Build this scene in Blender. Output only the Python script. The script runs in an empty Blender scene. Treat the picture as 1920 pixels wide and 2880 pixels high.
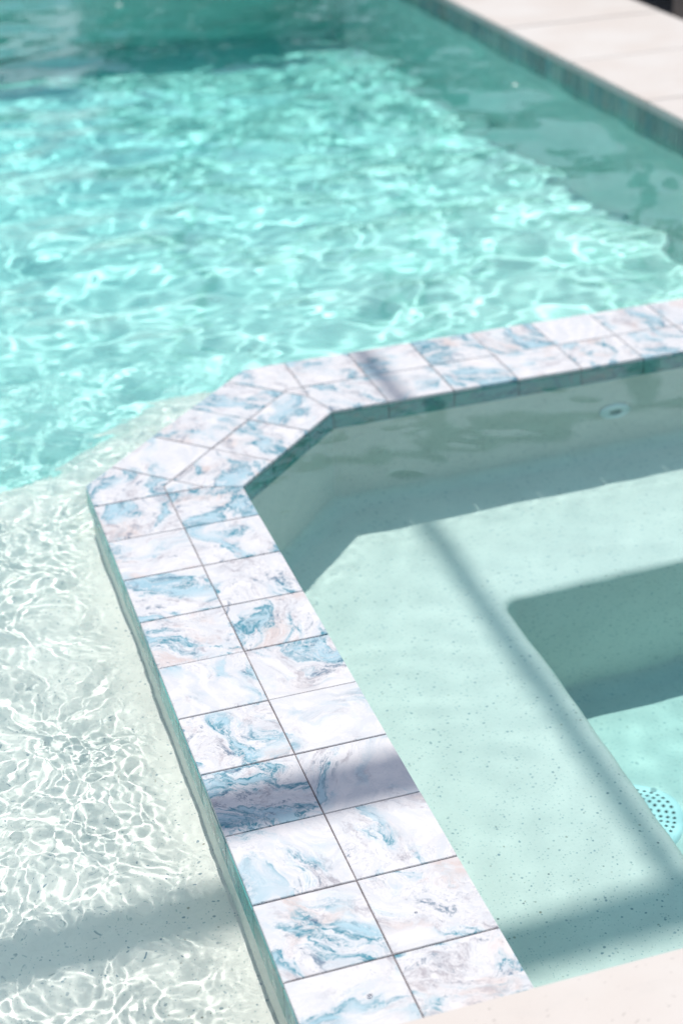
import bpy, bmesh, math, random
import numpy as np
from mathutils import Vector, Matrix
from mathutils.geometry import tessellate_polygon

random.seed(7); rng = np.random.default_rng(11)
SC = bpy.context.scene; COL = SC.collection
R = math.radians

# ------------------------------------------------------------------ camera
cam = bpy.data.cameras.new('camera'); camo = bpy.data.objects.new('camera', cam); COL.objects.link(camo)
camo.matrix_world = Matrix(((0.9531, 0.1782, -0.2446, -0.4945),
                            (-0.2999, 0.4428, -0.8450, -2.4263),
                            (-0.0423, 0.8787, 0.4755, 1.5464), (0, 0, 0, 1)))
camo.rotation_mode = 'QUATERNION'
_rx, _ry, _rz = R(61.57625), R(2.38749), R(-17.472)
camo.matrix_world = Matrix.Translation((-0.4945, -2.4263, 1.5464)) @ (
    Matrix.Rotation(_rz, 4, 'Z') @ Matrix.Rotation(_ry, 4, 'Y') @ Matrix.Rotation(_rx, 4, 'X'))
cam.sensor_fit = 'VERTICAL'; cam.sensor_height = 36; cam.sensor_width = 24; cam.lens = 58.48
cam.clip_start = .05; cam.clip_end = 2000
cam.dof.use_dof = True; cam.dof.focus_distance = 2.50; cam.dof.aperture_fstop = 3.2
SC.camera = camo

# ------------------------------------------------------------------ light
SUN_TX, SUN_TY = 0.010, -0.288           # how far the light moves in x, y for each metre it drops
sd = Vector((SUN_TX, SUN_TY, -1)).normalized()
EL = math.asin(-sd.z); AZ = math.atan2(-sd.x, -sd.y)
w = bpy.data.worlds.new('World'); SC.world = w; w.use_nodes = True
N = w.node_tree.nodes; L = w.node_tree.links; N.clear()
sky = N.new('ShaderNodeTexSky'); sky.sky_type = 'NISHITA'; sky.sun_disc = False
sky.sun_elevation = EL; sky.sun_rotation = AZ; sky.air_density = 1; sky.dust_density = 1.5
bg = N.new('ShaderNodeBackground'); bg.inputs['Strength'].default_value = .112
tc = N.new('ShaderNodeTexCoord'); mp = N.new('ShaderNodeMapping'); mp.inputs['Scale'].default_value = (1, 1, 2.2)
cn = N.new('ShaderNodeTexNoise'); cn.inputs['Scale'].default_value = 1.5; cn.inputs['Detail'].default_value = 3
cn.inputs['Roughness'].default_value = .55
cr = N.new('ShaderNodeMapRange'); cr.inputs[1].default_value = .38; cr.inputs[2].default_value = .78
cr.interpolation_type = 'SMOOTHSTEP'
mx = N.new('ShaderNodeMixRGB'); mx.inputs[2].default_value = (5.4, 5.8, 6.3, 1)
ou = N.new('ShaderNodeOutputWorld')
L.new(tc.outputs['Generated'], mp.inputs[0]); L.new(mp.outputs[0], cn.inputs['Vector']); L.new(cn.outputs[0], cr.inputs[0])
L.new(cr.outputs[0], mx.inputs[0]); L.new(sky.outputs[0], mx.inputs[1]); L.new(mx.outputs[0], bg.inputs[0]); L.new(bg.outputs[0], ou.inputs[0])
sl = bpy.data.lights.new('sun', 'SUN'); sl.energy = 3.25; sl.angle = R(.6); sl.color = (1, .972, .925)
so = bpy.data.objects.new('sun', sl); COL.objects.link(so)
so.rotation_mode = 'QUATERNION'; so.rotation_quaternion = sd.to_track_quat('-Z', 'Y'); so.location = (0, 3, 8)
sl.cycles.is_caustics_light = True

SC.view_settings.view_transform = 'Standard'; SC.view_settings.look = 'None'
SC.view_settings.exposure = 0.45; SC.view_settings.gamma = 1; SC.view_settings.use_curve_mapping = False
SC.render.engine = 'CYCLES'
cy = SC.cycles
cy.use_denoising = True; cy.denoiser = 'OPENIMAGEDENOISE'
cy.caustics_refractive = True; cy.caustics_reflective = True; cy.blur_glossy = .3
cy.max_bounces = 10; cy.transmission_bounces = 8; cy.diffuse_bounces = 4; cy.glossy_bounces = 4
cy.sample_clamp_indirect = 6; cy.use_adaptive_sampling = False

# ------------------------------------------------------------------ materials
def newmat(name):
    m = bpy.data.materials.new(name); m.use_nodes = True
    nt = m.node_tree; nt.nodes.clear()
    o = nt.nodes.new('ShaderNodeOutputMaterial'); b = nt.nodes.new('ShaderNodeBsdfPrincipled')
    nt.links.new(b.outputs[0], o.inputs[0])
    return m, nt, b, o
class G:                                            # small node helper
    def __init__(s, nt): s.nt = nt
    def n(s, t, **k):
        x = s.nt.nodes.new('ShaderNode' + t)
        for a, v in k.items(): setattr(x, a, v)
        return x
    def l(s, a, b): s.nt.links.new(a, b)
    def noise(s, vec, scale, detail=3, rough=.5, dist=0, color=False, dim='3D'):
        x = s.n('TexNoise'); x.inputs['Scale'].default_value = scale; x.inputs['Detail'].default_value = detail
        x.inputs['Roughness'].default_value = rough; x.inputs['Distortion'].default_value = dist
        s.l(vec, x.inputs['Vector']); return x.outputs[1 if color else 0]
    def rng(s, v, a, b, c=0, d=1, smooth=True):
        x = s.n('MapRange'); x.interpolation_type = 'SMOOTHSTEP' if smooth else 'LINEAR'
        for i, q in ((1, a), (2, b), (3, c), (4, d)): x.inputs[i].default_value = q
        s.l(v, x.inputs[0]); return x.outputs[0]
    def mix(s, f, a, b, mode='MIX'):
        x = s.n('MixRGB', blend_type=mode)
        for i, q in ((0, f), (1, a), (2, b)):
            if hasattr(q, 'links') or hasattr(q, 'is_linked'): s.l(q, x.inputs[i])
            else: x.inputs[i].default_value = q if i == 0 else (*q, 1)
        return x.outputs[0]
    def m(s, op, a, b=None, c=None):
        x = s.n('Math', operation=op)
        for i, q in enumerate((a, b, c)):
            if q is None: continue
            if hasattr(q, 'is_linked'): s.l(q, x.inputs[i])
            else: x.inputs[i].default_value = q
        return x.outputs[0]
    def vm(s, op, a, b):
        x = s.n('VectorMath', operation=op)
        for i, q in enumerate((a, b)):
            if hasattr(q, 'is_linked'): s.l(q, x.inputs[i])
            elif op == 'SCALE' and i == 1: x.inputs['Scale'].default_value = q
            else: x.inputs[i].default_value = q
        return x.outputs[0]
    def bump(s, h, bsdf, strength=.3, dist=.002):
        x = s.n('Bump'); x.inputs['Strength'].default_value = strength; x.inputs['Distance'].default_value = dist
        s.l(h, x.inputs['Height']); s.l(x.outputs[0], bsdf.inputs['Normal'])

def speck(g, vec, scale, lo, hi, thr):              # pebbles: random dots out of a voronoi
    v = g.n('TexVoronoi'); v.inputs['Scale'].default_value = scale; v.inputs['Randomness'].default_value = 1
    g.l(vec, v.inputs['Vector'])
    sep = g.n('SeparateColor'); g.l(v.outputs['Color'], sep.inputs[0])
    size = g.m('MULTIPLY', sep.outputs[1], .5); size = g.m('ADD', size, .5)
    dist = g.m('DIVIDE', v.outputs['Distance'], size)
    dot = g.rng(dist, lo, hi, 1, 0)
    on = g.m('GREATER_THAN', sep.outputs[0], thr)
    return g.m('MULTIPLY', dot, on), sep.outputs[2]

def plaster(name, base, tint, amt=1.0):
    m, nt, b, o = newmat(name); g = G(nt)
    t = g.n('TexCoord'); vec = t.outputs['Object']
    warp = g.vm('ADD', vec, g.vm('SCALE', g.noise(vec, 300, 1, color=True), .0016))
    big = g.noise(vec, 3.2, 5, .6); fine = g.noise(vec, 170, 3, .6)
    c = g.mix(g.rng(big, .35, .68), base, tint)
    c = g.mix(g.m('MULTIPLY', g.rng(fine, .42, .75), .16), c, tuple(x * .62 for x in base))
    c = g.mix(g.m('MULTIPLY', g.rng(g.noise(g.vm('ADD', vec, (4, 1, 2)), 9, 5, .65), .40, .72), .30), c, tuple(x * .84 for x in tint))
    clump = g.rng(g.noise(vec, 14, 3), .32, .66, .35, 1)
    d1, h1 = speck(g, warp, 130, .26, .40, .80)
    d2, h2 = speck(g, warp, 210, .26, .42, .66)
    d3, h3 = speck(g, warp, 60, .10, .15, .93)
    col = g.n('ValToRGB'); e = col.color_ramp.elements
    e[0].color = (.09, .16, .20, 1); e[1].color = (.30, .22, .14, 1); e[1].position = 1
    for p, q in ((.35, (.12, .20, .27, 1)), (.6, (.16, .18, .17, 1)), (.86, (.10, .14, .16, 1))):
        k = e.new(p); k.color = q
    g.l(h1, col.inputs[0]); col2 = g.n('ValToRGB'); g.l(h3, col2.inputs[0])
    e = col2.color_ramp.elements; e[0].color = (.03, .05, .08, 1); e[1].color = (.20, .12, .06, 1)
    c = g.mix(g.m('MULTIPLY', d2, .46 * amt), c, (.20, .27, .28))
    c = g.mix(g.m('MULTIPLY', g.m('MULTIPLY', d1, .85 * amt), clump), c, col.outputs[0])
    c = g.mix(g.m('MULTIPLY', d3, .85 * amt), c, col2.outputs[0])
    g.l(c, b.inputs['Base Color']); b.inputs['Roughness'].default_value = .75
    g.bump(g.noise(vec, 260, 3, .6), b, .35, .0012)
    return m

def marble(name, dark=0.0, streak=(1, 1, 1), tint=(1, 1, 1), vary=0.0, white=(.565, .545, .54)):
    m, nt, b, o = newmat(name); g = G(nt)
    t = g.n('TexCoord'); oi = g.n('ObjectInfo'); rv = oi.outputs['Random']
    w1 = g.n('TexWhiteNoise', noise_dimensions='1D'); g.l(rv, w1.inputs['W'])
    off = g.vm('SCALE', w1.outputs['Color'], 37.0)
    sepr = g.n('SeparateColor'); g.l(w1.outputs['Color'], sepr.inputs[0])
    ra, rb, rc = sepr.outputs[0], sepr.outputs[1], sepr.outputs[2]
    rot = g.n('VectorRotate', rotation_type='Z_AXIS'); g.l(t.outputs['Object'], rot.inputs['Vector'])
    g.l(g.m('MULTIPLY', rc, 2.2), rot.inputs['Angle'])
    sc = g.vm('MULTIPLY', rot.outputs[0], streak)
    p = g.vm('ADD', sc, off)
    wa = g.vm('SUBTRACT', g.noise(p, 5.0, 2, .5, color=True), (.5, .5, .5))
    q = g.vm('ADD', p, g.vm('SCALE', wa, .20))
    wb = g.vm('SUBTRACT', g.noise(q, 17, 4, .6, color=True), (.5, .5, .5))
    q2 = g.vm('ADD', q, g.vm('SCALE', wb, .060))
    wc = g.vm('SUBTRACT', g.noise(q2, 60, 5, .65, color=True), (.5, .5, .5))
    q3 = g.vm('ADD', q2, g.vm('SCALE', wc, .016))
    st = g.vm('MULTIPLY', q3, (1, 2.6, 1))
    v = g.noise(st, 6.5, 5, .58)                     # the flow
    grain = g.noise(g.vm('MULTIPLY', q3, (1, 2.2, 1)), 55, 8, .78)
    veil = g.noise(g.vm('MULTIPLY', q3, (1, 2.4, 1)), 16, 7, .68)
    amt = g.m('ADD', g.noise(g.vm('ADD', q, (5, 3, 1)), 8.5, 2, .5), g.m('MULTIPLY', g.m('SUBTRACT', ra, .5), .30))
    amt = g.m('ADD', amt, dark + .075)
    pale = tuple(x * y for x, y in zip(white, (.84, .875, .905)))
    c = g.mix(g.m('MULTIPLY', g.rng(veil, .40, .62), .9), white, pale)
    pe = g.m('MULTIPLY', g.rng(g.noise(g.vm('ADD', q2, (9, 9, 2)), 11, 5, .6), .50, .68), g.rng(rb, .30, .70))
    c = g.mix(g.m('MULTIPLY', pe, .70), c, (.46, .355, .315))
    mvb = g.rng(g.noise(g.vm('ADD', g.vm('MULTIPLY', q3, (1, 1.9, 1)), (2, 7, 5)), 12, 7, .68), .50, .64)
    mv = g.m('MULTIPLY', mvb, g.rng(grain, .38, .58))
    c = g.mix(g.m('MULTIPLY', g.m('MULTIPLY', mv, g.rng(amt, .36, .52)), .80), c, (.24, .215, .235))
    vg_ = g.m('ADD', v, g.m('MULTIPLY', g.m('SUBTRACT', grain, .5), .22))
    wash = g.m('MULTIPLY', g.rng(vg_, .47, .64), g.rng(amt, .36, .56))
    c = g.mix(g.m('MULTIPLY', wash, .66), c, (.16, .365, .44))
    blue_w = g.rng(amt, .47, .60)
    band = g.rng(g.m('ABSOLUTE', g.m('SUBTRACT', g.m('ADD', v, g.m('MULTIPLY', g.m('SUBTRACT', grain, .5), .09)), .575)), .002, .045, 1, 0)
    c = g.mix(g.m('MULTIPLY', g.m('MULTIPLY', band, blue_w), g.m('ADD', g.m('MULTIPLY', g.rng(grain, .40, .56), .72), .22)), c, (.003, .15, .205))
    # pale foam and thin dark lines running along the flow
    fo = g.rng(g.m('ABSOLUTE', g.m('SUBTRACT', veil, .52)), .0, .022, 1, 0)
    c = g.mix(g.m('MULTIPLY', g.m('MULTIPLY', fo, g.rng(amt, .44, .56)), .75), c, white)
    ln = g.rng(g.m('ABSOLUTE', g.m('SUBTRACT', veil, .475)), .0, .008, 1, 0)
    c = g.mix(g.m('MULTIPLY', g.m('MULTIPLY', ln, g.rng(amt, .42, .56)), .62), c, (.11, .14, .19))
    core = g.m('MULTIPLY', g.m('MULTIPLY', g.rng(g.noise(g.vm('MULTIPLY', q3, (1, 2, 1)), 18, 7, .72), .555, .63), blue_w), g.rng(grain, .42, .56))
    c = g.mix(g.m('MULTIPLY', core, .80), c, (.03, .09, .15))
    c = g.mix(1.0, c, tint, 'MULTIPLY')
    if vary: c = g.mix(g.m('MULTIPLY', g.rng(rb, .2, .9), vary), c, (.015, .06, .075))
    gr = g.noise(q3, 420, 2, .6)
    c = g.mix(g.m('MULTIPLY', g.rng(gr, .4, .8), .10), c, (.34, .36, .42))
    g.l(c, b.inputs['Base Color'])
    g.l(g.rng(g.noise(p, 30, 3), .3, .7, .22, .40), b.inputs['Roughness']); b.inputs['Specular IOR Level'].default_value = .4
    g.bump(g.noise(p, 60, 4, .6), b, .10, .001)
    return m

def simple(name, col, rough=.6, var=.15, scale=20, metal=0, bump=.15):
    m, nt, b, o = newmat(name); g = G(nt)
    t = g.n('TexCoord'); n = g.noise(t.outputs['Object'], scale, 5, .6)
    c = g.mix(g.rng(n, .3, .7), tuple(x * (1 - var) for x in col), tuple(min(1, x * (1 + var)) for x in col))
    g.l(c, b.inputs['Base Color']); b.inputs['Roughness'].default_value = rough; b.inputs['Metallic'].default_value = metal
    g.bump(n, b, bump, .002)
    return m

def travertine(name, base, tint):
    m, nt, b, o = newmat(name); g = G(nt)
    t = g.n('TexCoord'); oi = g.n('ObjectInfo')
    off = g.n('CombineXYZ'); g.l(g.m('MULTIPLY', oi.outputs['Random'], 31), off.inputs[0]); g.l(g.m('MULTIPLY', oi.outputs['Random'], 17), off.inputs[1])
    p = g.vm('ADD', t.outputs['Object'], off.outputs[0])
    q = g.vm('ADD', p, g.vm('SCALE', g.noise(p, 4, 3, color=True), .12))
    big = g.noise(q, 3.5, 4, .55)
    lay = g.noise(g.vm('MULTIPLY', q, (2.2, 9, 2)), 2.5, 5, .6)
    c = g.mix(g.rng(big, .3, .7), base, tint)
    c = g.mix(g.m('MULTIPLY', g.rng(lay, .52, .72), .35), c, tuple(x * .82 for x in base))
    c = g.mix(g.m('MULTIPLY', g.rng(g.noise(p, 60, 4, .7), .60, .75), .35), c, tuple(x * .72 for x in tint))
    c = g.mix(g.m('MULTIPLY', g.m('SUBTRACT', oi.outputs['Random'], .3), .15), c, tint)
    dp, hp = speck(g, g.vm('MULTIPLY', q, (1, 2.2, 1)), 90, .16, .34, .80)
    c = g.mix(g.m('MULTIPLY', dp, .45), c, tuple(x * .45 for x in tint))
    g.l(c, b.inputs['Base Color']); b.inputs['Roughness'].default_value = .62
    g.bump(g.noise(p, 120, 4, .7), b, .3, .0015)
    return m

M_POOL = plaster('pool_plaster', (.90, .785, .72), (.81, .71, .65))
M_SPA = plaster('spa_plaster', (.89, .805, .74), (.82, .755, .695), .9)
M_TILE = marble('marbled_tile')
M_STREAK = marble('streaky_tile', .10, (2.2, 2.2, .30), (.9, .95, .80), .5, (.27, .34, .335))
M_STREAK2 = marble('waterline_tile', .05, (1, 1, 1), (.85, 1, .97), .35, (.13, .45, .42))
M_GROUT = simple('grout', (.12, .10, .105), .9, .40, 28)
M_STONE = travertine('travertine', (.505, .472, .44), (.47, .42, .38))
M_PAVER = simple('grey_paver', (.30, .29, .28), .8, .2, 9)
M_BRONZE = simple('bronze_aluminium', (.055, .045, .04), .4, .15, 12)
M_WHITE = simple('white_plastic', (.90, .92, .92), .35, .03, 20, bump=.02)
M_HOLE_SHADE = simple('hole_shade', (.05, .06, .06), .6, .1, 20)  # near-black base colour stands in for unlit depth
M_GREYP = simple('grey_plastic', (.50, .52, .52), .5, .1, 20)

def water_mat(name):
    m = bpy.data.materials.new(name); m.use_nodes = True
    nt = m.node_tree; nt.nodes.clear()
    o = nt.nodes.new('ShaderNodeOutputMaterial'); b = nt.nodes.new('ShaderNodeBsdfGlass')
    b.inputs['IOR'].default_value = 1.333; b.inputs['Roughness'].default_value = 0
    b.inputs['Color'].default_value = (1, 1, 1, 1)
    nt.links.new(b.outputs[0], o.inputs['Surface'])
    return m
def water_tint(name, dens):
    m = bpy.data.materials.new(name); m.use_nodes = True
    nt = m.node_tree; nt.nodes.clear()
    o = nt.nodes.new('ShaderNodeOutputMaterial')
    v = nt.nodes.new('ShaderNodeVolumeAbsorption'); v.inputs['Color'].default_value = (.07, .952, .955, 1)
    v.inputs['Density'].default_value = dens
    nt.links.new(v.outputs[0], o.inputs['Volume'])
    return m
M_DEPTH = water_tint('water_depth', .53)
M_WATER = water_mat('water')

# ------------------------------------------------------------------ mesh helpers
def mesh_obj(name, vs, fs, mat, parent=None, smooth=False, loc=None):
    me = bpy.data.meshes.new(name); me.from_pydata([tuple(v) for v in vs], [], fs); me.validate(); me.update()
    if smooth: me.polygons.foreach_set('use_smooth', [True] * len(me.polygons))
    if mat: me.materials.append(mat)
    o = bpy.data.objects.new(name, me); COL.objects.link(o)
    if loc is not None: o.location = loc
    if parent is not None: o.parent = parent
    o.cycles.is_caustics_receiver = True
    return o
def bm_obj(name, bm, mat, parent=None, smooth=False, loc=None):
    me = bpy.data.meshes.new(name); bm.normal_update(); bm.to_mesh(me); bm.free()
    if smooth: me.polygons.foreach_set('use_smooth', [True] * len(me.polygons))
    me.materials.append(mat)
    o = bpy.data.objects.new(name, me); COL.objects.link(o)
    if loc is not None: o.location = loc
    if parent is not None: o.parent = parent
    o.cycles.is_caustics_receiver = True
    return o
def tag(o, label=None, cat=None, group=None, kind=None):
    for k, v in (('label', label), ('category', cat), ('group', group), ('kind', kind)):
        if v: o[k] = v
    return o
def empty(name, loc=(0, 0, 0)):
    o = bpy.data.objects.new(name, None); o.location = loc; o.empty_display_size = .1; COL.objects.link(o); return o
def offset_path(pts, d, closed=False):
    """points moved d to the left of the travel direction, mitred"""
    out = []; n = len(pts)
    for i, p in enumerate(pts):
        p = Vector(p)
        a = Vector(pts[i - 1]) if (i > 0 or closed) else None
        b = Vector(pts[(i + 1) % n]) if (i < n - 1 or closed) else None
        ns = []
        if a is not None: t = (p - a).normalized(); ns.append(Vector((-t.y, t.x)))
        if b is not None: t = (b - p).normalized(); ns.append(Vector((-t.y, t.x)))
        if len(ns) == 1: out.append(p + ns[0] * d)
        else:
            m_ = (ns[0] + ns[1]).normalized(); out.append(p + m_ * (d / max(.25, m_.dot(ns[0]))))
    return out
def round_path(pts, r, seg=6):
    out = [Vector(pts[0])]
    for i in range(1, len(pts) - 1):
        a, p, b = map(Vector, (pts[i - 1], pts[i], pts[i + 1]))
        u = (a - p).normalized(); v = (b - p).normalized()
        ang = u.angle(v); d = r / math.tan(ang / 2)
        s, e = p + u * d, p + v * d; c = p + (u + v).normalized() * (r / math.sin(ang / 2))
        for k in range(seg + 1):
            t = k / seg; q = s.lerp(e, t) - c; out.append(c + q.normalized() * r)
    out.append(Vector(pts[-1])); return out
def sweep(path, prof):
    """prof: (offset to the left, z) pairs; returns verts, faces"""
    vs, fs = [], []; n = len(path)
    for d, z in prof:
        for q in offset_path(path, d): vs.append((q.x, q.y, z))
    for j in range(len(prof) - 1):
        for i in range(n - 1):
            fs.append((j * n + i, j * n + i + 1, (j + 1) * n + i + 1, (j + 1) * n + i))
    return vs, fs
def poly_prism(pts, z0, z1, bevel=.0012, seg=1):
    bm = bmesh.new(); vs = [bm.verts.new((p[0], p[1], z0)) for p in pts]
    f = bm.faces.new(vs)
    if f.calc_area() and f.normal.z > 0: pass
    r = bmesh.ops.extrude_face_region(bm, geom=[f]); 
    top = [v for v in r['geom'] if isinstance(v, bmesh.types.BMVert)]
    for v in top: v.co.z = z1
    bmesh.ops.recalc_face_normals(bm, faces=bm.faces)
    if bevel:
        es = [e for e in bm.edges if all(abs(v.co.z - z1) < 1e-6 for v in e.verts)]
        bmesh.ops.bevel(bm, geom=es, offset=bevel, segments=seg, affect='EDGES')
    return bm
def box_bm(x0, x1, y0, y1, z0, z1, bev=0, bm=None):
    b2 = bmesh.new()
    vs = [b2.verts.new((x, y, z)) for x in (x0, x1) for y in (y0, y1) for z in (z0, z1)]
    for f in ((0, 1, 3, 2), (4, 6, 7, 5), (0, 4, 5, 1), (2, 3, 7, 6), (0, 2, 6, 4), (1, 5, 7, 3)): b2.faces.new([vs[i] for i in f])
    bmesh.ops.recalc_face_normals(b2, faces=b2.faces)
    if bev: bmesh.ops.bevel(b2, geom=list(b2.edges), offset=bev, segments=2, affect='EDGES')
    if bm is None: return b2
    me = bpy.data.meshes.new('t'); b2.to_mesh(me); b2.free(); bm.from_mesh(me); bpy.data.meshes.remove(me); return bm
def shrink(pts, d):
    a = sum(pts[i][0] * pts[(i + 1) % len(pts)][1] - pts[(i + 1) % len(pts)][0] * pts[i][1] for i in range(len(pts)))
    P = [Vector(p[:2]) for p in pts]
    if a < 0: P.reverse()
    return offset_path(P, d, True)

# ------------------------------------------------------------------ plan of the place (metres; z = 0 is the top of the spa wall)
HW = .15                                    # half width of the spa wall
YA, YC = .5616, .9244; XB = YC - YA
LT, LT3 = .1546, .1561
DECK_Y, DECK_Z = -1.070, .085
RX, FY, LX = 2.062, 6.10, -4.0
X_END = 2.062
WALLPATH = [(0, -1.10), (0, YA), (XB, YC), (X_END, YC)]    # centre line of the spa wall
ZP, ZS = -.013, -.006                       # water levels: pool, spa
def floor_z(y): return float(np.interp(y, [-1.2, .90, 1.02, 2.2, 3.2, 4.4, 6.2], [-1.02, -1.02, -.92, -1.0, -1.16, -1.40, -1.60]))

# pool floor, sloping to the deep end
ys = np.linspace(-1.2, 6.15, 60); vs, fs = [], []
for y in ys:
    for x in (LX, RX + .05): vs.append((x, y, floor_z(y)))
for i in range(len(ys) - 1): fs.append((2 * i, 2 * i + 1, 2 * i + 3, 2 * i + 2))
tag(mesh_obj('pool_floor', vs, fs, M_POOL, smooth=True), kind='structure')
# pool side walls (right, far, left, near) as plaster with a cove at the floor
def side_wall(path, name):
    prof = [(0, -.074), (0, -.9)]
    prof = [(0, -.074), (0, -1.9)]
    v, f = sweep([Vector(p) for p in path], prof); tag(mesh_obj(name, v, f, M_POOL), kind='structure')
side_wall([(RX + .006, -1.2), (RX + .006, FY + .006), (LX, FY + .006), (LX, -1.1), (RX, -1.1)], 'pool_wall_plaster')

# sun shelf with a rounded lip
SH_Z = -.215
edge = [(LX, .94), (-.20, .94), (.16, 1.27), (.40, 1.25), (.60, .95)]
ep = round_path(edge, .14, 8)
pr = [(-.20 , SH_Z)] + [(-.18 + .26 * math.sin(a), SH_Z - .24 + .24 * math.cos(a)) for a in [i * math.pi / 20 for i in range(0, 11)]] + [(.10, -.8), (.16, -1.1)]
v, f = sweep(ep, pr)
n_ = len(ep)
base = list(range(0, n_))
inner = [Vector((x, y, z)) for x, y, z in v[:n_]]
poly = inner + [Vector((.38, .92, SH_Z)), Vector((0.0, .54, SH_Z)), Vector((0.0, -1.2, SH_Z)), Vector((LX, -1.2, SH_Z))]
tri = tessellate_polygon([poly])
o0 = len(v); v2 = list(v) + [tuple(p) for p in poly[n_:]]
idx = base + list(range(o0, o0 + 4))
f2 = f + [tuple(idx[i] for i in t) for t in tri]
tag(mesh_obj('sun_shelf', v2, f2, M_POOL), kind='structure')

# spa wall: plaster core, grout bed, tiles
wall = tag(empty('spa_wall', (0, 0, 0)), 'low spa wall capped with two rows of blue and white marbled tiles, bent at the corner', 'wall')
vc, fc = sweep([Vector(p) for p in WALLPATH], [(HW - .006, -1.8), (HW - .006, -.092), (HW - .012, -.060), (-HW + .012, -.060), (-HW + .006, -.092), (-HW + .006, -1.8)])
mesh_obj('plaster_core', vc, fc, M_SPA, wall)
vg, fg = sweep([Vector(p) for p in WALLPATH], [(HW - .0022, -.0925), (HW - .0022, -.0040), (HW - .004, -.0018), (-HW + .004, -.0018), (-HW + .0022, -.0040), (-HW + .0022, -.0925)])
mesh_obj('grout_bed', vg, fg, M_GROUT, wall)

GAP = .0010
def top_tile(pts):
    c = sum((Vector(p) for p in pts), Vector((0, 0))) / len(pts)
    P = shrink(pts, GAP); P = [p - c for p in P]
    bm = poly_prism(P, -.0085, 0, .0008, 2)
    o = bm_obj('tile', bm, M_TILE, wall, loc=(c.x, c.y, random.uniform(-.0004, .0004)))
    o.rotation_euler = (random.uniform(-.0035, .0035), random.uniform(-.0035, .0035), random.uniform(-.002, .002))
def side_tile(a, b, zt=-.0090, zb=-.093, t=.0065, mat=None, parent=None):
    a, b = Vector(a), Vector(b); u = (b - a).normalized(); nrm = Vector((-u.y, u.x))
    a2, b2 = a + u * GAP, b - u * GAP
    c = (a2 + b2) / 2
    P = [a2 - c, b2 - c, b2 - nrm * t - c, a2 - nrm * t - c]
    bm = bmesh.new()
    vs = [bm.verts.new((p.x, p.y, z)) for z in (zb, zt) for p in P]
    for q in ((3, 2, 1, 0), (4, 5, 6, 7), (0, 1, 5, 4), (1, 2, 6, 5), (2, 3, 7, 6), (3, 0, 4, 7)): bm.faces.new([vs[i] for i in q])
    bmesh.ops.recalc_face_normals(bm, faces=bm.faces)
    bmesh.ops.bevel(bm, geom=list(bm.edges), offset=.0008, segments=1, affect='EDGES')
    bm_obj('edge_tile', bm, mat or M_STREAK2, wall if parent is None else parent, loc=(c.x, c.y, 0))
s2 = Vector((1, 1)).normalized(); n2 = Vector((1, -1)).normalized()
AC = Vector((0, YA)); BC = Vector((XB, YC))
def p1(k, side): return Vector((side * HW, .5266 - k * LT))          # row k of the near run
def p2(k, side): return AC + s2 * (.030 + k * LT3) + n2 * side * HW
def p3(k, side): return Vector((.3982 + k * LT3, YC - side * HW))
t225 = math.tan(R(22.5)) * HW
AO, AI = Vector((-HW, YA + t225)), Vector((HW, YA - t225))
BO, BI = Vector((XB - t225, YC + HW)), Vector((XB + t225, YC - HW))
def isect(a, b, c, d):
    r_, s_ = b - a, d - c; den = r_.x * s_.y - r_.y * s_.x
    t = ((c.x - a.x) * s_.y - (c.y - a.y) * s_.x) / den; return a + r_ * t
TA = isect(p1(0, 0), p1(0, 1), p2(0, 0), p2(0, 1))
TB = isect(p3(0, 0), p3(0, 1), p2(3, 0), p2(3, 1))
top_tile([p1(0, -1), p1(0, 0), AC, p2(0, 0), p2(0, -1), AO])
top_tile([AC, p1(0, 0), TA, p2(0, 0)])
top_tile([p1(0, 0), p1(1, 0), p1(1, 1), AI, TA])
top_tile([p2(0, 0), TA, AI, p2(1, 1), p2(1, 0)])
top_tile([p2(0, -1), p2(0, 0), p2(1, 0), p2(1, -1)])
for k in (1, 2):
    for s_ in (-1, 0):
        if k == 2 and s_ == 0: continue
        top_tile([p2(k, s_), p2(k, s_ + 1), p2(k + 1, s_ + 1), p2(k + 1, s_)])
top_tile([p2(2, 0), p2(2, 1), BI, TB, p2(3, 0)])
top_tile([p2(3, 0), TB, p3(0, 0), BC])
top_tile([p2(3, -1), p2(3, 0), BC, p3(0, 0), p3(0, -1), BO])
top_tile([p3(0, 0), TB, BI, p3(1, 1), p3(1, 0)])
top_tile([p3(0, -1), p3(0, 0), p3(1, 0), p3(1, -1)])
for k in range(1, 11):
    if p3(k, 0).x > X_END - .03: break
    for s_ in (-1, 0):
        q = [p3(k, s_), p3(k, s_ + 1), p3(k + 1, s_ + 1), p3(k + 1, s_)]
        top_tile([Vector((min(a.x, X_END - .002), a.y)) for a in q])
YEND = DECK_Y - .02
for k in range(0, 11):
    for s_ in (-1, 0):
        if k == 0 and s_ == 0: continue
        q = [p1(k, s_), p1(k, s_ + 1), p1(k + 1, s_ + 1), p1(k + 1, s_)]
        if q[0].y <= YEND + .02: continue
        top_tile([Vector((a.x, max(a.y, YEND))) for a in q])
    # side tiles of the near run: pool side (facing -x), spa side (facing +x)
    ya, yb = p1(k, 0).y, max(p1(k + 1, 0).y, YEND)
    if ya <= YEND: continue
    side_tile((-HW, ya), (-HW, yb)) if False else side_tile((-HW, yb), (-HW, ya))
    side_tile((HW, AI.y if k == 0 else ya), (HW, yb))
side_tile((-HW, p1(0, 0).y), AO)
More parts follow.
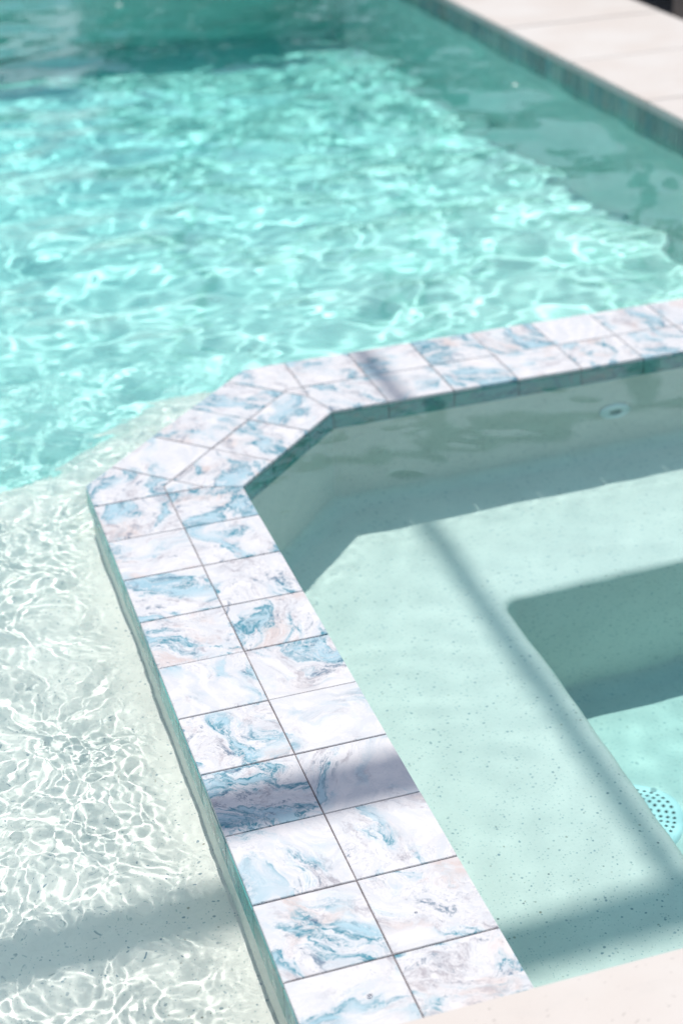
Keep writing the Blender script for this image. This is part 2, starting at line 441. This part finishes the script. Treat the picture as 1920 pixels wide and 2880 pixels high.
# outer bend / inner bend
so_ = [AO] + [p2(k, -1) for k in range(0, 4)] + [BO] 
for a, b in zip(so_[:-1], so_[1:]):
    if (b - a).length > .02: side_tile(a, b)
si_ = [BI, p2(2, 1), p2(1, 1), AI]
for a, b in zip(si_[:-1], si_[1:]): side_tile(a, b)
xs3 = [p3(k, 0).x for k in range(0, 12) if p3(k, 0).x < X_END - .02] + [X_END - .002]
prev = BO.x
for x in xs3:
    if x - prev > .02: side_tile((prev, YC + HW), (x, YC + HW)); prev = x
prev = BI.x
for x in [x for x in xs3 if x > BI.x + .02]:
    side_tile((x, YC - HW), (prev, YC - HW)); prev = x

# ---- spa shell: bench with coves, foot well
BZ, FZ = -.50, -.97
BXe, BYe = .632, .289
NEAR = -1.10
rp = round_path([(BXe, NEAR), (BXe, BYe), (2.3, BYe)], .035, 6)
# left of the travel direction is the bench side
rr = .022
prof = [(.10, BZ)] + [(rr - rr * math.sin(a), BZ - rr + rr * math.cos(a)) for a in [i * math.pi / 12 for i in range(0, 7)]] + [(0, FZ + .05)]
prof += [(-.05 + .05 * math.cos(a), FZ + .05 - .05 * math.sin(a)) for a in [i * math.pi / 12 for i in range(1, 7)]] 
v, f = sweep(rp, prof)
tag(mesh_obj('spa_footwell_wall', v, f, M_SPA, smooth=True), kind='structure')
tag(mesh_obj('spa_floor', [(.5, NEAR, FZ + .0004), (2.4, NEAR, FZ + .0004), (2.4, .45, FZ + .0004), (.5, .45, FZ + .0004)], [(0, 1, 2, 3)], M_SPA), kind='structure')
# bench: ring between the wall cove and the lip
iw = offset_path([Vector(p) for p in WALLPATH], -HW + .006)        # inner wall face
cr_ = .045
prof = [(0, BZ + cr_)] + [(-cr_ + cr_ * math.cos(a), BZ + cr_ - cr_ * math.sin(a)) for a in [i * math.pi / 12 for i in range(1, 7)]]
v, f = sweep(iw, prof); n_ = len(iw)
bm = bmesh.new(); bv = [bm.verts.new(q) for q in v]
for q in f: bm.faces.new([bv[i] for i in q])
bm_obj('spa_bench_cove', bm, M_SPA, smooth=True)['kind'] = 'structure'
inner = offset_path(rp, .099)
outer = [Vector(p[:2]) for p in v[-n_:]]
poly = [Vector((p.x, p.y, BZ + .0003)) for p in outer] + [Vector((p.x, p.y, BZ + .0003)) for p in reversed(inner)]
poly[n_ - 1].x = 2.3
tri = tessellate_polygon([poly])
ob = mesh_obj('spa_bench', poly, [tuple(t) for t in tri], M_SPA); tag(ob, kind='structure')
# end walls of the spa
tag(mesh_obj('spa_end_wall', [(2.055, NEAR, -1), (2.055, .8, -1), (2.055, .8, DECK_Z - .02), (2.055, NEAR, DECK_Z - .02),
     (0, NEAR + .008, -1.8), (2.1, NEAR + .008, -1.8), (2.1, NEAR + .008, DECK_Z - .02), (0, NEAR + .008, DECK_Z - .02)], [(0, 1, 2, 3), (4, 5, 6, 7)], M_SPA), kind='structure')

# ------------------------------------------------------------------ pool edge: waterline tiles and stone
def course(name, a, b, parent, mat, step=.1535):
    a, b = Vector(a), Vector(b); n = max(1, round((b - a).length / step)); u = (b - a) / n
    for k in range(n): side_tile(a + u * k, a + u * (k + 1), DECK_Z - .018, -.110, .0065, mat, parent)
edge_r = tag(empty('waterline_tiling', (RX, 2.5, 0)), 'streaky dark teal waterline tiles under the far right pool edge', 'wall tiling')
edge_f = tag(empty('waterline_tiling', (0, FY, 0)), 'waterline tiles along the far end wall of the pool', 'wall tiling')
edge_n = tag(empty('waterline_tiling', (0, DECK_Y, 0)), 'waterline tiles under the pale stone edge nearest the camera', 'wall tiling')
for e_ in (edge_r, edge_f, edge_n): e_.location = (0, 0, 0)
course('t', (RX, 1.08), (RX, FY), edge_r, M_STREAK)
course('t', (RX, FY), (LX, FY), edge_f, M_STREAK)
course('t', (.16, DECK_Y - .008), (RX - .01, DECK_Y - .008), edge_n, M_STREAK)
course('t', (LX, DECK_Y - .008), (-.16, DECK_Y - .008), edge_n, M_STREAK)
for e_, a, b in ((edge_r, (RX + .0025, 1.0), (RX + .0025, FY)), (edge_f, (RX, FY + .0025), (LX, FY + .0025)), (edge_n, (LX, DECK_Y - .0105), (RX, DECK_Y - .0105))):
    v, f = sweep([Vector(a), Vector(b)], [(0, DECK_Z - .016), (0, -.074)]); mesh_obj('grout_bed', v, f, M_GROUT, e_)

deck = tag(empty('pool_deck'), kind='structure')
def slab(x0, x1, y0, y1, z1=DECK_Z):
    cx, cy_ = (x0 + x1) / 2, (y0 + y1) / 2; g_ = .0009
    bm = box_bm(x0 + g_ - cx, x1 - g_ - cx, y0 + g_ - cy_, y1 - g_ - cy_, -.03, 0, .003)
    bm_obj('stone_slab', bm, M_STONE, deck, loc=(cx, cy_, z1 + random.uniform(-.0006, .0006)))
y = .70; xo = RX - .012
while y < FY + 1.2:
    slab(xo, xo + .69 - .018, y, y + .605); y += .605
y = -1.0
x = LX - .36
while x < 3.2:
    slab(x, x + .61, DECK_Y - .62, DECK_Y + .012)
    slab(x - .3, x + .31, DECK_Y - 1.24, DECK_Y - .62); x += .61
x = LX
while x < RX - .1:
    x2 = min(x + .61, xo)
    slab(x, x2, FY - .012, FY + .60); slab(x, x2, FY + .60, FY + 1.21); x = x2
mesh_obj('mortar_bed', [(p[0], p[1], p[2]) for p in ((RX + .01, .6, .06), (2.72, .6, .06), (2.72, 7.3, .06), (RX + .01, 7.3, .06),
         (LX, FY + .008, .06), (RX, FY + .008, .06), (RX, 7.3, .06), (LX, 7.3, .06),
         (LX, -2.4, .06), (3.8, -2.4, .06), (3.8, DECK_Y - .012, .06), (LX, DECK_Y - .012, .06))],
         [(0, 1, 2, 3), (4, 5, 6, 7), (8, 9, 10, 11)], simple('pale_mortar', (.40, .35, .31), .9, .1, 40), deck)
# stone border's outer riser
mesh_obj('riser', *sweep([Vector((2.722, .6)), Vector((2.722, 7.3))], [(0, .06), (0, -.12)]), M_STONE, deck)
# ground (grey pavers then lawn out to the horizon) with the pool cut out
bm = bmesh.new()
def quad(x0, x1, y0, y1, z):
    bm.faces.new([bm.verts.new(p) for p in ((x0, y0, z), (x1, y0, z), (x1, y1, z), (x0, y1, z))])
Z0 = -.06
for q in ((2.70, 9, -9, 11), (LX - 8, LX - .02, -9, 11), (LX - .02, 2.70, 7.25, 11), (LX - .02, 2.70, -9, -2.3)): quad(*q, Z0)
tag(bm_obj('patio', bm, M_PAVER), kind='structure')
M_GRASS = simple('lawn', (.07, .11, .035), .9, .4, 14, bump=.6)
bm = bmesh.new()
for q in ((9, 600, -600, 600), (-600, LX - 8, -600, 600), (LX - 8, 9, 11, 600), (LX - 8, 9, -600, -9)): quad(*q, Z0 - .01)
tag(bm_obj('ground', bm, M_GRASS), kind='structure')
bm = bmesh.new(); quad(LX - .1, LX + .004, -2.4, 7.3, .06)
tag(bm_obj('pool_edge_strip', bm, M_STONE), kind='structure')

# ------------------------------------------------------------------ water
def waves(X, Y, n, lmin, lmax, slope, seed, aniso=None, power=1.0):
    r = np.random.default_rng(seed); H = np.zeros_like(X)
    lam = np.exp(r.uniform(math.log(lmin), math.log(lmax), n))
    th = r.uniform(0, 2 * math.pi, n) if aniso is None else r.normal(aniso[0], aniso[1], n)
    ph = r.uniform(0, 2 * math.pi, n); k = 2 * math.pi / lam
    a = slope / k * (lam / lmax) ** (power - 1) * math.sqrt(2 / n)
    for i in range(n): H += a[i] * np.sin(k[i] * (math.cos(th[i]) * X + math.sin(th[i]) * Y) + ph[i])
    return H
def sstep(a, b, x): t = np.clip((x - a) / (b - a), 0, 1); return t * t * (3 - 2 * t)
gx = np.unique(np.concatenate([np.linspace(LX, -.62, 70), np.arange(-.62, -.12, .0026), np.arange(-.12, .5, .0055), np.arange(.5, RX + .02, .0082)]))
gy = np.unique(np.concatenate([np.arange(-1.12, .745, .0029), np.arange(.745, .79, .0020), np.arange(.79, 1.5, .0050), np.arange(1.5, FY + .02, .0105)]))
X, Y = np.meshgrid(gx, gy)
# a slow warp keeps the crests from reading as straight plane waves
wx = X + waves(X, Y, 14, .5, 1.6, .07, 1); wy = Y + waves(X, Y, 14, .5, 1.6, .07, 2)
pool = waves(wx, wy, 70, .18, .70, .047, 3, (1.45, .75), 1.0) + waves(wx, wy, 80, .055, .18, .022, 4, (1.7, .9))
sx_ = X + waves(X, Y, 20, .08, .4, .30, 5); sy_ = Y + waves(X, Y, 20, .08, .4, .30, 6)
patch = np.clip(.80 + waves(X, Y, 16, .25, .9, 1, 9) / .10 * .25, .45, 1.1)
shelf = waves(sx_, sy_, 120, .0125, .062, .058, 7, (.5, .9), 1.15) * patch + waves(sx_, sy_, 50, .06, .22, .040, 8)
onshelf = sstep(1.45, 1.0, Y) * sstep(.50, .15, X)
nearwall = .15 + .85 * np.maximum(sstep(-.165, -.26, X), sstep(.60, .72, Y))
Hpool = ZP + pool * (1 - .80 * onshelf) + shelf * onshelf * nearwall
ins_d = np.minimum(np.minimum(X - HW, (YC - HW) - Y), ((YA - t225 - HW) - (Y - X)) / math.sqrt(2))     # distance from the spa's wall
calm = waves(wx, wy, 50, .06, .5, .0062, 12) + waves(wx, wy, 40, .025, .07, .006, 13) * sstep(.14, 0, np.abs(ins_d))
Hspa = ZS + calm
# inside the middle line of the wall -> spa
ins = (X > 0) & (Y < YC) & ((Y - X) < YA)
def water_body(name, mask_face, H, label):
    ny, nx = X.shape
    fj, fi = np.nonzero(mask_face)
    a = fj * nx + fi; quads = np.stack([a, a + 1, a + nx + 1, a + nx], 1)
    used = np.unique(quads); remap = -np.ones(nx * ny, int); remap[used] = np.arange(len(used))
    q = remap[quads]; co = np.stack([X.ravel()[used], Y.ravel()[used], H.ravel()[used]], 1)
    # border edges
    e = np.concatenate([q[:, [0, 1]], q[:, [1, 2]], q[:, [2, 3]], q[:, [3, 0]]])
    key = np.sort(e, 1); kk = key[:, 0].astype(np.int64) * len(used) + key[:, 1]
    u, inv, cnt = np.unique(kk, return_inverse=True, return_counts=True)
    be = e[cnt[inv] == 1]
    bv = np.unique(be); low = -np.ones(len(used), int); low[bv] = len(used) + np.arange(len(bv))
    lowco = co[bv].copy(); lowco[:, 2] = -2.4
    allq = q; allv = co
    me = bpy.data.meshes.new(name)
    me.vertices.add(len(allv)); me.vertices.foreach_set('co', allv.ravel().astype(np.float32))
    me.loops.add(len(allq) * 4); me.loops.foreach_set('vertex_index', allq.ravel().astype(np.int32))
    me.polygons.add(len(allq)); me.polygons.foreach_set('loop_start', np.arange(0, len(allq) * 4, 4, dtype=np.int32))
    sm = np.ones(len(allq), bool); sm[len(q):] = False
    me.update(calc_edges=True); me.polygons.foreach_set('use_smooth', sm); me.materials.append(M_WATER)
    o = bpy.data.objects.new(name, me); COL.objects.link(o); o['kind'] = 'structure'; o['label'] = label
    o.cycles.is_caustics_caster = True
    return o
cxm = (X[:-1, :-1] + X[1:, 1:]) / 2; cym = (Y[:-1, :-1] + Y[1:, 1:]) / 2
spa_m = (cxm > 0) & (cym < YC) & ((cym - cxm) < YA)
vol = bm_obj('water_volume', box_bm(LX + .001, RX + .004, DECK_Y - .009, FY + .004, -2.6, -.0032), M_DEPTH)
vol['kind'] = 'structure'; vol['label'] = 'clear tinting depth of the pool and spa water'
water_body('pool_water', ~spa_m, Hpool, 'rippling turquoise pool water')
water_body('spa_water', spa_m, Hspa, 'calm clear pale green spa water')

# ------------------------------------------------------------------ return jet, main drain
def ring_obj(name, prof, mat, parent, seg=40):
    """lathe of (r, z)"""
    vs, fs = [], []
    for r_, z_ in prof:
        for i in range(seg): a = 2 * math.pi * i / seg; vs.append((r_ * math.cos(a), r_ * math.sin(a), z_))
    for j in range(len(prof) - 1):
        for i in range(seg): fs.append((j * seg + i, j * seg + (i + 1) % seg, (j + 1) * seg + (i + 1) % seg, (j + 1) * seg + i))
    return mesh_obj(name, vs, fs, mat, parent, smooth=True)
jet = tag(empty('return_jet', (1.112, YC - HW + .005, -.283)), 'round white return jet fitting with a grey eyeball on the spa wall', 'water jet')
jet.rotation_euler = (R(90), 0, 0)
ring_obj('flange', [(.0385, 0), (.0385, .004), (.036, .0065), (.030, .008), (.017, .010), (.0155, .0085), (.0155, .002)], M_WHITE, jet)
ring_obj('eyeball', [(.0152, .002), (.0145, .005), (.0115, .0085), (.0075, .0095), (.0065, .006), (.0001, .005)], M_GREYP, jet)

drain = tag(empty('drain_cover', (.745, -.105, FZ + .0004)), 'round white perforated drain cover on the spa floor', 'drain')
DR = .103
def dome(r): return .020 - .013 * (r / DR) ** 2
# plate with real holes: annular cells around each hole by boolean-free construction
bm = bmesh.new()
holes = []
for rr_i, (r_, n_h) in enumerate(((.0, 1), (.0135, 6), (.027, 12), (.0405, 18), (.054, 24), (.0675, 30), (.081, 36))):
    for k in range(n_h):
        a = 2 * math.pi * (k + .5 * (rr_i % 2)) / n_h; holes.append((r_ * math.cos(a), r_ * math.sin(a)))
G_ = 150
st_ = 2 * DR / G_
vmap = {}
def dv(i, j):
    if (i, j) not in vmap:
        x = -DR + i * st_; y = -DR + j * st_; r_ = math.hypot(x, y)
        for hx, hy in holes:
            d_ = math.hypot(x - hx, y - hy)
            if .0026 < d_ < .0046: s_ = .0034 / d_; x, y = hx + (x - hx) * s_, hy + (y - hy) * s_; break
        vmap[(i, j)] = bm.verts.new((x, y, dome(min(r_, DR))))
    return vmap[(i, j)]
hx_ = np.array(holes)
for i in range(G_):
    for j in range(G_):
        x = -DR + (i + .5) * st_; y = -DR + (j + .5) * st_
        if math.hypot(x, y) > DR - .012: continue
        if np.min((hx_[:, 0] - x) ** 2 + (hx_[:, 1] - y) ** 2) < .0034 ** 2: continue
        bm.faces.new([dv(i, j), dv(i + 1, j), dv(i + 1, j + 1), dv(i, j + 1)])
bm_obj('grate', bm, M_WHITE, drain, smooth=True)
ring_obj('rim', [(DR - .016, dome(DR - .015) + .0004), (DR - .008, dome(DR - .01) + .0015), (DR - .002, .006), (DR, .0)], M_WHITE, drain, 64)
ring_obj('sump_shade_disc', [(DR - .004, .0015), (.001, .0015)], M_HOLE_SHADE, drain, 48)  # flat disc; the shade behind the grate holes is painted as its colour
for a in (40, 160, 280):
    s_ = ring_obj('screw', [(.0065, 0), (.0065, .0022), (.005, .0032), (.0022, .0032), (.0020, .0015), (.0001, .0015)], M_GREYP, drain, 16)
    s_.location = ((DR - .011) * math.cos(R(a)), (DR - .011) * math.sin(R(a)), dome(DR - .012) + .001)

# ------------------------------------------------------------------ screen enclosure frame (its shade and reflections are in the photograph)
cage = tag(empty('enclosure_frame', (0, 0, 0)), 'dark bronze aluminium pool enclosure frame standing around the pool', 'pool enclosure')
HZ = 3.6; HR = 5.4
def bar(name, a, b, wx_, wy_):
    a, b = Vector(a), Vector(b); d = b - a; Ln = d.length
    bm = box_bm(-wx_ / 2, wx_ / 2, -wy_ / 2, wy_ / 2, 0, Ln, .004)
    o = bm_obj(name, bm, M_BRONZE, cage, loc=a)
    o.rotation_mode = 'QUATERNION'
    if abs(d.normalized().z) > .999: q = Matrix.Identity(3).to_quaternion()
    else:
        zz = d.normalized(); xx = Vector((0, 0, 1)).cross(zz).normalized(); yy = zz.cross(xx)
        q = Matrix((xx, yy, zz)).transposed().to_quaternion()
    o.rotation_quaternion = q; return o
YF, YN, XL, XR_ = 7.5, -5.0, -6.5, 7.9
AY = -.503 - HR * SUN_TY; BX = .585 - HR * SUN_TX
bar('beam', (XL + .9, AY, HR), (XR_ - .9, AY, HR), .10, .06)
BE = 1.16 - HR * SUN_TY
bar('beam', (BX, AY + .06, HR), (BX, BE, HR), .045, .06)
bar('added_thin_rod', (BX, BE, HR), (BX, YF - 1.3, HR), .012, .012)  # invented thin continuation of the beam, avoids a shadow streak across the pool
bar('rafter', (BX, YF - 1.3, HR), (BX, YF - .04, HZ + .02), .03, .04)
for x_, q_ in ((XL, .9), (XR_, -.9)): bar('rafter', (x_, AY, HZ), (x_ + q_, AY, HR), .06, .06)
bar('eave_beam', (XL, YF, HZ + .002), (XR_, YF, HZ + .002), .06, .10)
bar('eave_beam', (XL, YN, HZ), (XR_, YN, HZ), .06, .10)
for x in (XL, XR_):
    bar('eave_beam', (x, YN, HZ + .004), (x, YF, HZ + .004), .06, .10)
for x in (-6.5, -4.9, -3.3, -1.7, -.1, 1.5, 3.08, 4.68, 6.3, 7.9):
    bar('post', (x, YF, Z0), (x, YF, HZ - .05), .14 if x > 2 else .08, .06)
for x in (XL, XR_):
    for y in (-5, -2.5, AY, 3, 5.2): bar('post', (x, y, Z0), (x, y, HZ - .05), .06, .08)
bar('brace', (3.05, YF, HZ - .02), (2.6, YF, HZ - .50), .06, .05)
bar('chair_rail', (XL, YF - .001, .85), (XR_, YF - .001, .85), .05, .05)

# ------------------------------------------------------------------ patio sofa at the frame's top right corner
sofa = tag(empty('patio_sofa', (2.86, 4.1, Z0)), 'black patio sofa with a taupe leg at the far right, mostly outside the frame', 'sofa')
M_BLACK = simple('black_weave', (.012, .012, .013), .6, .3, 90)
M_TAUPE = simple('taupe_frame', (.20, .165, .14), .5, .1, 20)
M_CUSH = simple('charcoal_cushion', (.05, .05, .055), .9, .2, 120)
bm_obj('base', box_bm(.06, .80, -.25, 1.7, .13, .36, .01), M_BLACK, sofa)
for y_ in (-.20, 1.64):
    for x_ in (.03, .80): bm_obj('leg', box_bm(x_, x_ + .045, y_, y_ + .045, 0, .60, .004), M_TAUPE, sofa)
bm_obj('backrest', box_bm(.66, .80, -.15, 1.62, .36, .80, .03), M_BLACK, sofa)
for i_ in range(2): bm_obj('seat_cushion', box_bm(.07, .65, -.22 + i_ * .95, .70 + i_ * .95, .362, .50, .04), M_CUSH, sofa)

# ------------------------------------------------------------------ hedge shrubs beyond the pool (seen as dark reflections)
def leaf_mat():
    m, nt, b, o = newmat('leaf'); g = G(nt)
    t = g.n('TexCoord'); n = g.noise(t.outputs['Object'], 3, 4)
    c = g.mix(g.rng(n, .3, .7), (.025, .06, .018), (.07, .12, .03)); g.l(c, b.inputs['Base Color']); b.inputs['Roughness'].default_value = .45
    return m
M_LEAF = leaf_mat(); M_BARK = simple('bark', (.10, .075, .05), .9, .3, 20)
def shrub(x, y, h, rx, seed, label):
    r = np.random.default_rng(seed)
    root = tag(empty('shrub', (x, y, Z0)), label, 'shrub', 'shrubs behind the far end of the pool')
    n = 1500; d = r.normal(size=(n, 3)); d /= np.linalg.norm(d, axis=1)[:, None]
    rad = r.uniform(.55, 1, n) ** .6 * (1 + .18 * np.sin(d[:, 0] * 5 + seed) * np.cos(d[:, 2] * 6))
    P = d * rad[:, None] * np.array([rx, rx * .8, h / 2]) + np.array([0, 0, h / 2 + .1])
    vs, fs = [], []
    for i, p in enumerate(P):
        t = r.normal(size=3); t /= np.linalg.norm(t); u = np.cross(t, d[i]); u /= np.linalg.norm(u) + 1e-6
        l_, w_ = .085, .035; k = len(vs)
        vs += [p - t * l_, p + u * w_, p + t * l_, p - u * w_]; fs.append((k, k + 1, k + 2, k + 3))
    mesh_obj('foliage', vs, fs, M_LEAF, root)
    bm = bmesh.new()
    bmesh.ops.create_cone(bm, cap_ends=True, segments=8, radius1=.05, radius2=.02, depth=h * .7, matrix=Matrix.Translation((0, 0, h * .35)))
    bm_obj('trunk', bm, M_BARK, root)
for i, (x, y, h, rx) in enumerate(((1.9, 9.0, 1.7, .8), (2.9, 9.3, 2.3, 1.0), (4.3, 9.2, 2.0, 1.0), (5.8, 9.6, 2.6, 1.2), (.3, 10.2, 1.0, .8), (-2.2, 10.4, 1.2, 1.0))):
    shrub(x, y, h, rx, 40 + i, ('bushy green shrub %s, outside the pool enclosure' % (
        'nearest the far right pool corner', 'behind the pair of posts', 'between the right hand posts', 'tallest at the right', 'lowest, left of the corner shrub', 'standing alone at the left')[0:1][0]) if False else
        ['broad shrub at the far right pool corner', 'tall shrub just right of the corner shrub', 'rounded shrub between the right hand posts',
         'tallest shrub at the right end', 'lowest shrub behind the far pool edge', 'lone low shrub at the far left'][i])

# ------------------------------------------------------------------ small floating things
def petal(x, y, s, rot, label, mat):
    vs = [(math.cos(a) * s * (1 + .15 * math.cos(3 * a)), math.sin(a) * s * .6, .0012 * math.cos(2 * a) + (.002 if i % 2 else 0)) for i, a in enumerate([2 * math.pi * k / 12 for k in range(12)])]
    vs.append((0, 0, -.001)); fs = [(i, (i + 1) % 12, 12) for i in range(12)]
    vs2 = vs + [(a, b, c - .0012) for a, b, c in vs]; fs2 = fs + [(b + 13, a + 13, 25) for a, b, c in fs] + [(i, (i + 1) % 12, 13 + (i + 1) % 12, 13 + i) for i in range(12)]
    j = int(np.argmin(abs(gy - y))); i = int(np.argmin(abs(gx - x)))
    o = mesh_obj('petal', vs2, fs2, mat, loc=(x, y, Hpool[j, i] + .003)); o.rotation_euler = (0, 0, rot)
    return tag(o, label, 'petal')
M_PETAL = simple('petal_white', (.80, .80, .74), .6, .05, 60)
petal(.825, 5.42, .016, .5, 'small white petal floating at the top left of the pool', M_PETAL)
petal(1.888, 3.234, .012, 1.4, 'small white petal floating near the right pool wall', M_PETAL)

# ------------------------------------------------------------------ a few drops of water on the near tiles
def drop(x, y, r_, k, label):
    bm = bmesh.new(); bmesh.ops.create_uvsphere(bm, u_segments=16, v_segments=10, radius=1)
    for v_ in bm.verts:
        a = math.atan2(v_.co.y, v_.co.x); q_ = r_ * (1 + .16 * math.sin(2 * a + k) + .08 * math.sin(3 * a + 2 * k))
        v_.co.x *= q_; v_.co.y *= q_; v_.co.z *= r_ * (.34 if v_.co.z > 0 else .05)
    o = bm_obj('water_drop', bm, M_WATER, smooth=True, loc=(x, y, .0006))
    tag(o, label, 'water drop', 'water drops on the near tiles')
for k, (x, y, r_, lb) in enumerate((
        (-.052, -.925, .0040, 'largest clear water drop, in the middle of the tile nearest the camera'),
        (-.135, -.71, .0026, 'small clear water drop at the outer left edge of the tiled wall'),
        (.055, -.80, .0022, 'tiny clear water drop on the right hand row of tiles'))):
    drop(x, y, r_, k, lb)
